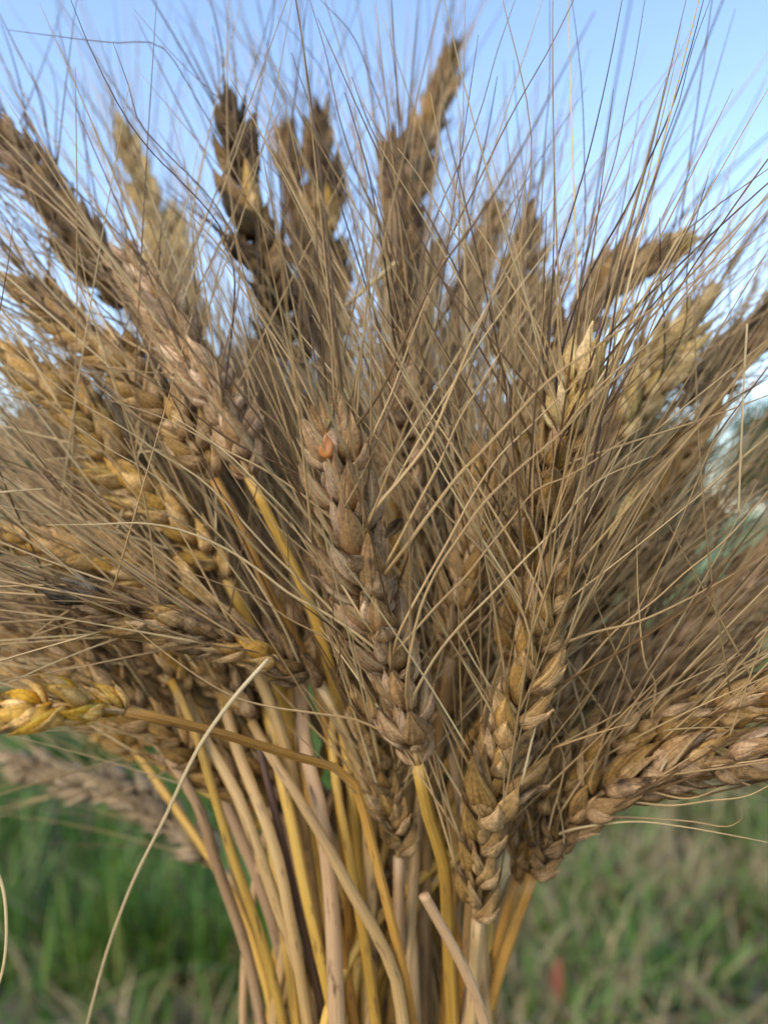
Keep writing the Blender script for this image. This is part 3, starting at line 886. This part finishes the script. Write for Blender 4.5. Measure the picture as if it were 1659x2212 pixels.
for sight, z0, z1, key, thick in HERO:
    q = [P(x, y, z0 + (z1 - z0) * i / (len(sight) - 1)) for i, (x, y) in enumerate(sight)][::-1]
    best = min(ear_pts, key=lambda e: np.linalg.norm(e[1] - q[0], axis=1).min())
    v = q[0] - best[1]
    gap = np.linalg.norm(v, axis=1)
    u = (q[1] - q[0]) / np.linalg.norm(q[1] - q[0])
    turn = (v @ u) / (gap + 1e-9) - 12 * gap
    j = int(turn.argmax())
    if gap.min() > 0.003 and gap[j] < 0.05:
        q = [best[1][j]] + q
    add_awn(best[0], best[2], q, (0.00036 if key in ('straw', 'pale') else 0.00031) * thick, 0.00008 * thick, key, n=30, k=6)

# ------------------------------------------------------------------ loose bits held in the sheaf
def loose(name, label, cat, sight, z0, z1, r0, r1, mat, flat=0.75):
    q = [P(x, y, z0 + (z1 - z0) * i / (len(sight) - 1)) for i, (x, y) in enumerate(sight)]
    c = spline(q, 34)
    o = link(name, tube(name, c, np.linspace(r0, r1, 34), 7, mat, c[0], flat=flat), None, c[0])
    return tag(o, label, cat)


loose('loose_awn', 'long pale loose awn hanging in a curve before the stems at lower left', 'awn',
      [(580, 1424), (520, 1490), (445, 1590), (350, 1780), (290, 1900), (240, 2030), (185, 2225)], .142, .128, .00042, .00022, AWN['pale'])
loose('loose_awn', 'bowed pale awn at the bottom left edge, in front of the grass', 'awn',
      [(-25, 1850), (2, 1900), (15, 1990), (8, 2090), (-20, 2180)], .15, .15, .0004, .00025, AWN['pale'])
loose('loose_awn', 'short pale awn poking in from the left edge at mid height', 'awn',
      [(-60, 1070), (0, 1064), (96, 1056)], .155, .15, .0004, .00016, AWN['pale'])
loose('loose_awn', 'pale upright broken awn near the right edge, above the green field', 'awn',
      [(1613, 700), (1607, 800), (1602, 912), (1594, 1112)], .142, .145, .0002, .0002, AWN['pale'])
loose('loose_awn', 'short pale awn bit slanting across, low on the right of the central ear', 'awn',
      [(985, 1360), (1029, 1437), (1060, 1485)], .15, .152, .00022, .0002, AWN['pale'])
loose('broken_straw', 'short greyish broken straw lying across the awns above the centre', 'straw',
      [(745, 662), (800, 615), (858, 566)], .19, .185, .0005, .0007, AWN['pale'])
loose('broken_straw', 'pinkish cut straw leaning in front of the stems at the bottom middle', 'straw',
      [(915, 1932), (962, 2016), (1006, 2100), (1045, 2212), (1056, 2330)], .170, .176, .00125, .0013, STRAW['pink'], 0.8)


def leafy(name, label, cat, sight, z, wid, mat, cup=0.25, fold=None):
    """a thin curled flake with thickness"""
    c = spline([P(x, y, z + 0.002 * math.sin(i)) for i, (x, y) in enumerate(sight)], 14)
    t, a, b = frames(c)
    u = np.linspace(0, 1, 14)
    ww = wid * np.sin(np.pi * np.clip(u * 0.94 + 0.03, 0, 1)) ** 0.8
    V, uv = [], []
    for layer in (0, 1):
        for j, s in enumerate(np.linspace(-1, 1, 5)):
            V.append(c + a * (ww * s)[:, None] + b * (ww * cup * s * s + layer * 0.00012)[:, None])
            uv.append(np.stack([np.full(14, abs(s)), u], 1))
    V = np.stack(V, 1).reshape(-1, 3)
    uv = np.stack(uv, 1).reshape(-1, 2)
    F = []
    for i in range(13):
        for j in range(4):
            k0 = i * 10 + j
            F.append((k0, k0 + 1, k0 + 11, k0 + 10))
            F.append((k0 + 5, k0 + 15, k0 + 16, k0 + 6))
        F.append((i * 10, i * 10 + 10, i * 10 + 15, i * 10 + 5))
        F.append((i * 10 + 4, i * 10 + 9, i * 10 + 19, i * 10 + 14))
    o = link(name, mesh_from(name, V - c[0], np.array(F), None, (mat,), uv), None, c[0])
    return tag(o, label, cat)


leafy('husk_flake', 'thin pale papery flake caught on the awns right of the centre', 'husk', [(1386, 1030), (1350, 1090), (1312, 1165)], .147, .0007, HUSK['pale'])
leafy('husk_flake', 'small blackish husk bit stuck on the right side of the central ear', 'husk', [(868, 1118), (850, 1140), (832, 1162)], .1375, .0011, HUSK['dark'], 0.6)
leafy('husk_flake', 'white papery flake curled on the lower right ear near the edge', 'husk', [(1528, 1608), (1575, 1628), (1640, 1650)], .158, .0010, HUSK['pale'], 0.5)
leafy('husk_flake', 'whitish curled flake at the tip of the central ear', 'husk', [(706, 925), (708, 895), (716, 868)], .1415, .0011, HUSK['pale'], 0.5)
# the orange grain laid bare in the central ear: a part of that ear
m_grain, n_, l_, b_ = nt('orange_grain')
tx = n_.new('ShaderNodeTexNoise')
tx.inputs['Scale'].default_value = 400
rp = ramp(n_, [(0.3, (0.30, 0.09, 0.015)), (0.7, (0.50, 0.20, 0.05))])
l_.new(tx.outputs[0], rp.inputs[0])
l_.new(rp.outputs[0], b_.inputs['Base Color'])
b_.inputs['Roughness'].default_value = 0.35
V, U, F = husk(0.0046, 0.0014, 0.0014, 0.0, 0.0, 99)
er0, c0, o0 = EARS[0]
g = link('grain', mesh_from('grain', V, F, None, (m_grain,), U), er0, P(708, 990, .1388) - o0)
g.rotation_euler = (R(-5), R(-12), R(90))
g['label'] = 'bare orange grain'

# ------------------------------------------------------------------ field: ground, grass, trees
def ground_material():
    m, n, l, b = nt('field_soil_and_turf')
    tc = n.new('ShaderNodeTexCoord')
    sep = n.new('ShaderNodeSeparateXYZ')
    l.new(tc.outputs['Object'], sep.inputs[0])
    n1 = n.new('ShaderNodeTexNoise'); n1.inputs['Scale'].default_value = 9; n1.inputs['Detail'].default_value = 8
    n2 = n.new('ShaderNodeTexNoise'); n2.inputs['Scale'].default_value = 0.6; n2.inputs['Detail'].default_value = 5
    l.new(tc.outputs['Object'], n1.inputs[0]); l.new(tc.outputs['Object'], n2.inputs[0])
    soil = ramp(n, [(0.3, (0.06, 0.05, 0.03)), (0.6, (0.15, 0.13, 0.075)), (0.8, (0.25, 0.22, 0.13))])
    l.new(n1.outputs[0], soil.inputs[0])
    turf = ramp(n, [(0.3, (0.10, 0.16, 0.05)), (0.55, (0.17, 0.25, 0.08)), (0.75, (0.26, 0.30, 0.12))])
    l.new(n2.outputs[0], turf.inputs[0])
    far = ramp(n, [(0.0, (0, 0, 0)), (1.0, (1, 1, 1))])
    mr = n.new('ShaderNodeMapRange')
    mr.inputs[1].default_value = 2.4; mr.inputs[2].default_value = 4.5
    l.new(sep.outputs[1], mr.inputs[0])
    l.new(mr.outputs[0], far.inputs[0])
    l.new(mix(n, l, far.outputs[0], soil.outputs[0], turf.outputs[0]), b.inputs['Base Color'])
    b.inputs['Roughness'].default_value = 0.95
    bp = n.new('ShaderNodeBump'); bp.inputs['Strength'].default_value = 0.6; bp.inputs['Distance'].default_value = 0.02
    l.new(n1.outputs[0], bp.inputs['Height']); l.new(bp.outputs[0], b.inputs['Normal'])
    return m


gr = link('ground', mesh_from('ground', [(-600, -300, 0), (600, -300, 0), (600, 1200, 0), (-600, 1200, 0)], [(0, 1, 2, 3)], None, (ground_material(),)))
tag(gr, kind='structure')


def blade_material(name, stops, trans=0.25):
    m, n, l, b = nt(name)
    ge = n.new('ShaderNodeNewGeometry')
    r = ramp(n, stops)
    l.new(ge.outputs['Random Per Island'], r.inputs[0])
    l.new(r.outputs[0], b.inputs['Base Color'])
    b.inputs['Roughness'].default_value = 0.5
    tr = n.new('ShaderNodeBsdfTranslucent')
    l.new(r.outputs[0], tr.inputs[0])
    mx = n.new('ShaderNodeMixShader')
    mx.inputs[0].default_value = trans
    l.new(b.outputs[0], mx.inputs[1]); l.new(tr.outputs[0], mx.inputs[2])
    l.new(mx.outputs[0], n['Material Output'].inputs[0])
    return m


def blades(name, base, hgt, wid, lean, mat, label):
    n = len(base)
    head = rng.uniform(0, 2 * math.pi, n)
    face = head + math.pi / 2 + rng.normal(0, 0.5, n)
    d = np.stack([np.cos(head), np.sin(head), np.zeros(n)], 1)
    wv = np.stack([np.cos(face), np.sin(face), np.zeros(n)], 1)
    rows = []
    for u, wf in ((0, 0.8), (0.4, 1.0), (0.75, 0.7), (1.0, 0.06)):
        up = hgt * (u - 0.35 * lean * u * u)
        c = base + d * (hgt * lean * u ** 1.7)[:, None] + np.stack([np.zeros(n), np.zeros(n), up], 1)
        rows.append(c - wv * (wid * wf / 2)[:, None])
        rows.append(c + wv * (wid * wf / 2)[:, None])
    V = np.stack(rows, 1).reshape(-1, 3)
    k = np.arange(n)[:, None] * 8
    F = np.concatenate([np.stack([k + 2 * i, k + 2 * i + 1, k + 2 * i + 3, k + 2 * i + 2], -1) for i in range(3)], 1).reshape(-1, 4)
    o = link(name, mesh_from(name, V, F, None, (mat,)))
    return tag(o, label, 'grass', kind='stuff')


def scatter(n, x0, x1, y0, y1, clump=0.0, clumps=0):
    if clumps:
        cx = rng.uniform(x0, x1, clumps); cy = rng.uniform(y0, y1, clumps)
        i = rng.integers(0, clumps, n)
        return np.stack([cx[i] + rng.normal(0, clump, n), cy[i] + rng.normal(0, clump, n), np.zeros(n)], 1)
    return np.stack([rng.uniform(x0, x1, n), rng.uniform(y0, y1, n), np.zeros(n)], 1)


GREEN = [(0, (0.03, 0.085, 0.008)), (0.45, (0.08, 0.165, 0.016)), (0.8, (0.14, 0.235, 0.03)), (1.0, (0.26, 0.23, 0.08))]
DRY = [(0, (0.16, 0.105, 0.045)), (0.35, (0.34, 0.25, 0.11)), (0.7, (0.46, 0.36, 0.18)), (0.9, (0.26, 0.24, 0.08)), (1.0, (0.17, 0.20, 0.05))]
LIGHT = [(0, (0.08, 0.15, 0.04)), (0.5, (0.15, 0.24, 0.07)), (1.0, (0.28, 0.31, 0.12))]
g_mat = blade_material('green_grass_blade', GREEN)
d_mat = blade_material('dry_grass_blade', DRY)
f_mat = blade_material('field_grass_blade', LIGHT)
# tall green grass on the left
b1 = np.vstack([scatter(9000, -2.6, 0.0, 1.55, 3.3, 0.06, 170), scatter(1500, -2.2, -0.1, 1.15, 1.6, 0.04, 18), scatter(6000, 0.0, 3.0, 2.2, 3.6, 0.07, 110)])
n = len(b1)
blades('grass', b1, rng.uniform(0.09, 0.30, n), rng.uniform(0.004, 0.009, n), rng.uniform(0.1, 0.9, n), g_mat, 'tall dark green grass growing behind the sheaf')
b2 = np.vstack([scatter(8000, -0.1, 2.4, 0.95, 2.5, 0.08, 190), scatter(900, -1.8, 0.0, 1.0, 1.8), scatter(1200, 0.0, 2.0, 0.9, 2.4)])
n = len(b2)
blades('dry_grass', b2, rng.uniform(0.05, 0.17, n), rng.uniform(0.004, 0.010, n), rng.uniform(0.3, 1.1, n), d_mat, 'bleached dry grass and stubble on the ground right of the stems')
b3 = np.vstack([scatter(3800, -0.2, 2.4, 1.0, 2.5, 0.06, 60), scatter(700, -1.5, 0.0, 1.0, 1.6)])
n = len(b3)
blades('grass', b3, rng.uniform(0.06, 0.18, n), rng.uniform(0.004, 0.009, n), rng.uniform(0.2, 1.0, n), g_mat, 'green blades coming up through the dry grass')
b4 = scatter(22000, -6, 6, 3.2, 9.5)
n = len(b4)
blades('field_grass', b4, rng.uniform(0.04, 0.13, n), rng.uniform(0.006, 0.014, n), rng.uniform(0.2, 1.0, n), f_mat, 'light green short grass of the open field behind the sheaf')

# a red leaf among the dry grass
m_red, n_, l_, b_ = nt('red_leaf')
tx = n_.new('ShaderNodeTexNoise'); tx.inputs['Scale'].default_value = 60
rp = ramp(n_, [(0.3, (0.16, 0.045, 0.025)), (0.7, (0.28, 0.09, 0.05))])
l_.new(tx.outputs[0], rp.inputs[0]); l_.new(rp.outputs[0], b_.inputs['Base Color'])
leafy('red_leaf', 'small red leaf standing upright among the dry grass at lower right', 'leaf', [(1208, 2185), (1203, 2120), (1206, 2068)], 1.15, .009, m_red, 0.3)

# trees along the far edge of the field
leaf_m = blade_material('tree_leaf', [(0, (0.02, 0.045, 0.014)), (0.5, (0.04, 0.085, 0.022)), (1, (0.075, 0.13, 0.035))], 0.2)
bark, n_, l_, b_ = nt('bark')
tx = n_.new('ShaderNodeTexNoise'); tx.inputs['Scale'].default_value = 12
rp = ramp(n_, [(0.3, (0.05, 0.035, 0.025)), (0.7, (0.14, 0.10, 0.07))])
l_.new(tx.outputs[0], rp.inputs[0]); l_.new(rp.outputs[0], b_.inputs['Base Color'])


def tree(x, y, h, label):
    r = empty('tree', (x, y, 0))
    tag(r, label, 'tree', 'trees along the far edge of the field')
    V0, U0, F0, n0 = [], [], [], 0
    c = spline([(0, 0, -0.1), (rng.normal(0, .1), rng.normal(0, .1), h * .3), (rng.normal(0, .3), rng.normal(0, .3), h * .8)], 12)
    limbs = [(c, np.linspace(h * .035, h * .008, 12))]
    for k in range(6):
        s = c[int(rng.integers(3, 10))]
        a = rng.uniform(0, 6.28)
        e = s + np.array([math.cos(a), math.sin(a), 0.7]) * h * rng.uniform(.15, .28)
        limbs.append((spline([s, (s + e) / 2 + np.array([0, 0, -.03 * h]), e], 8), np.linspace(h * .014, h * .004, 8)))
    Vs, Fs, nn = [], [], 0
    for cc, rad in limbs:
        t, a, b = frames(cc)
        th = np.linspace(0, 2 * np.pi, 7, endpoint=False)
        V = (cc[:, None] + (a[:, None] * np.cos(th)[None, :, None] + b[:, None] * np.sin(th)[None, :, None]) * rad[:, None, None]).reshape(-1, 3)
        i = np.arange(len(cc) - 1)[:, None] * 7; j = np.arange(7)[None]
        F = np.stack([i + j, i + (j + 1) % 7, i + 7 + (j + 1) % 7, i + 7 + j], -1).reshape(-1, 4) + nn
        Vs.append(V); Fs.append(F); nn += len(V)
    link('trunk', mesh_from('trunk', np.vstack(Vs), np.vstack(Fs), None, (bark,)), r)
    nl = 5200
    cl = 34
    cp = rng.normal(0, 1, (cl, 3)); cp /= np.linalg.norm(cp, axis=1)[:, None]
    cp *= rng.uniform(0.35, 1.0, (cl, 1))
    cp = cp * np.array([h * .40, h * .40, h * .44]) + np.array([0, 0, h * .5])
    i = rng.integers(0, cl, nl)
    p = cp[i] + rng.normal(0, h * .075, (nl, 3))
    u = rng.normal(0, 1, (nl, 3)); u /= np.linalg.norm(u, axis=1)[:, None]
    v = np.cross(u, rng.normal(0, 1, (nl, 3))); v /= np.linalg.norm(v, axis=1)[:, None]
    s = (rng.uniform(.6, 1.3, nl) * h * .028)[:, None]
    V = np.stack([p - u * s, p - v * s * .5, p + u * s, p + v * s * .5], 1).reshape(-1, 3)
    F = np.arange(nl * 4).reshape(-1, 4)
    link('crown', mesh_from('crown', V, F, None, (leaf_m,), smooth=False), r)


for x in np.linspace(-34, 34, 23):
    lab = 'dark green tree at the far field edge, blurred beyond the right of the sheaf' if x > 8 else (
        'dark green tree at the far field edge, blurred beyond the left of the sheaf' if x < -8 else 'dark green tree at the far field edge, hidden behind the middle of the sheaf')
    tree(x + rng.uniform(-1, 1), 40 + rng.uniform(-4, 5), rng.uniform(5.8, 7.4), lab)
print('awns', N_AWN[0], 'ears', len(EARS), 'objects', len(bpy.data.objects))
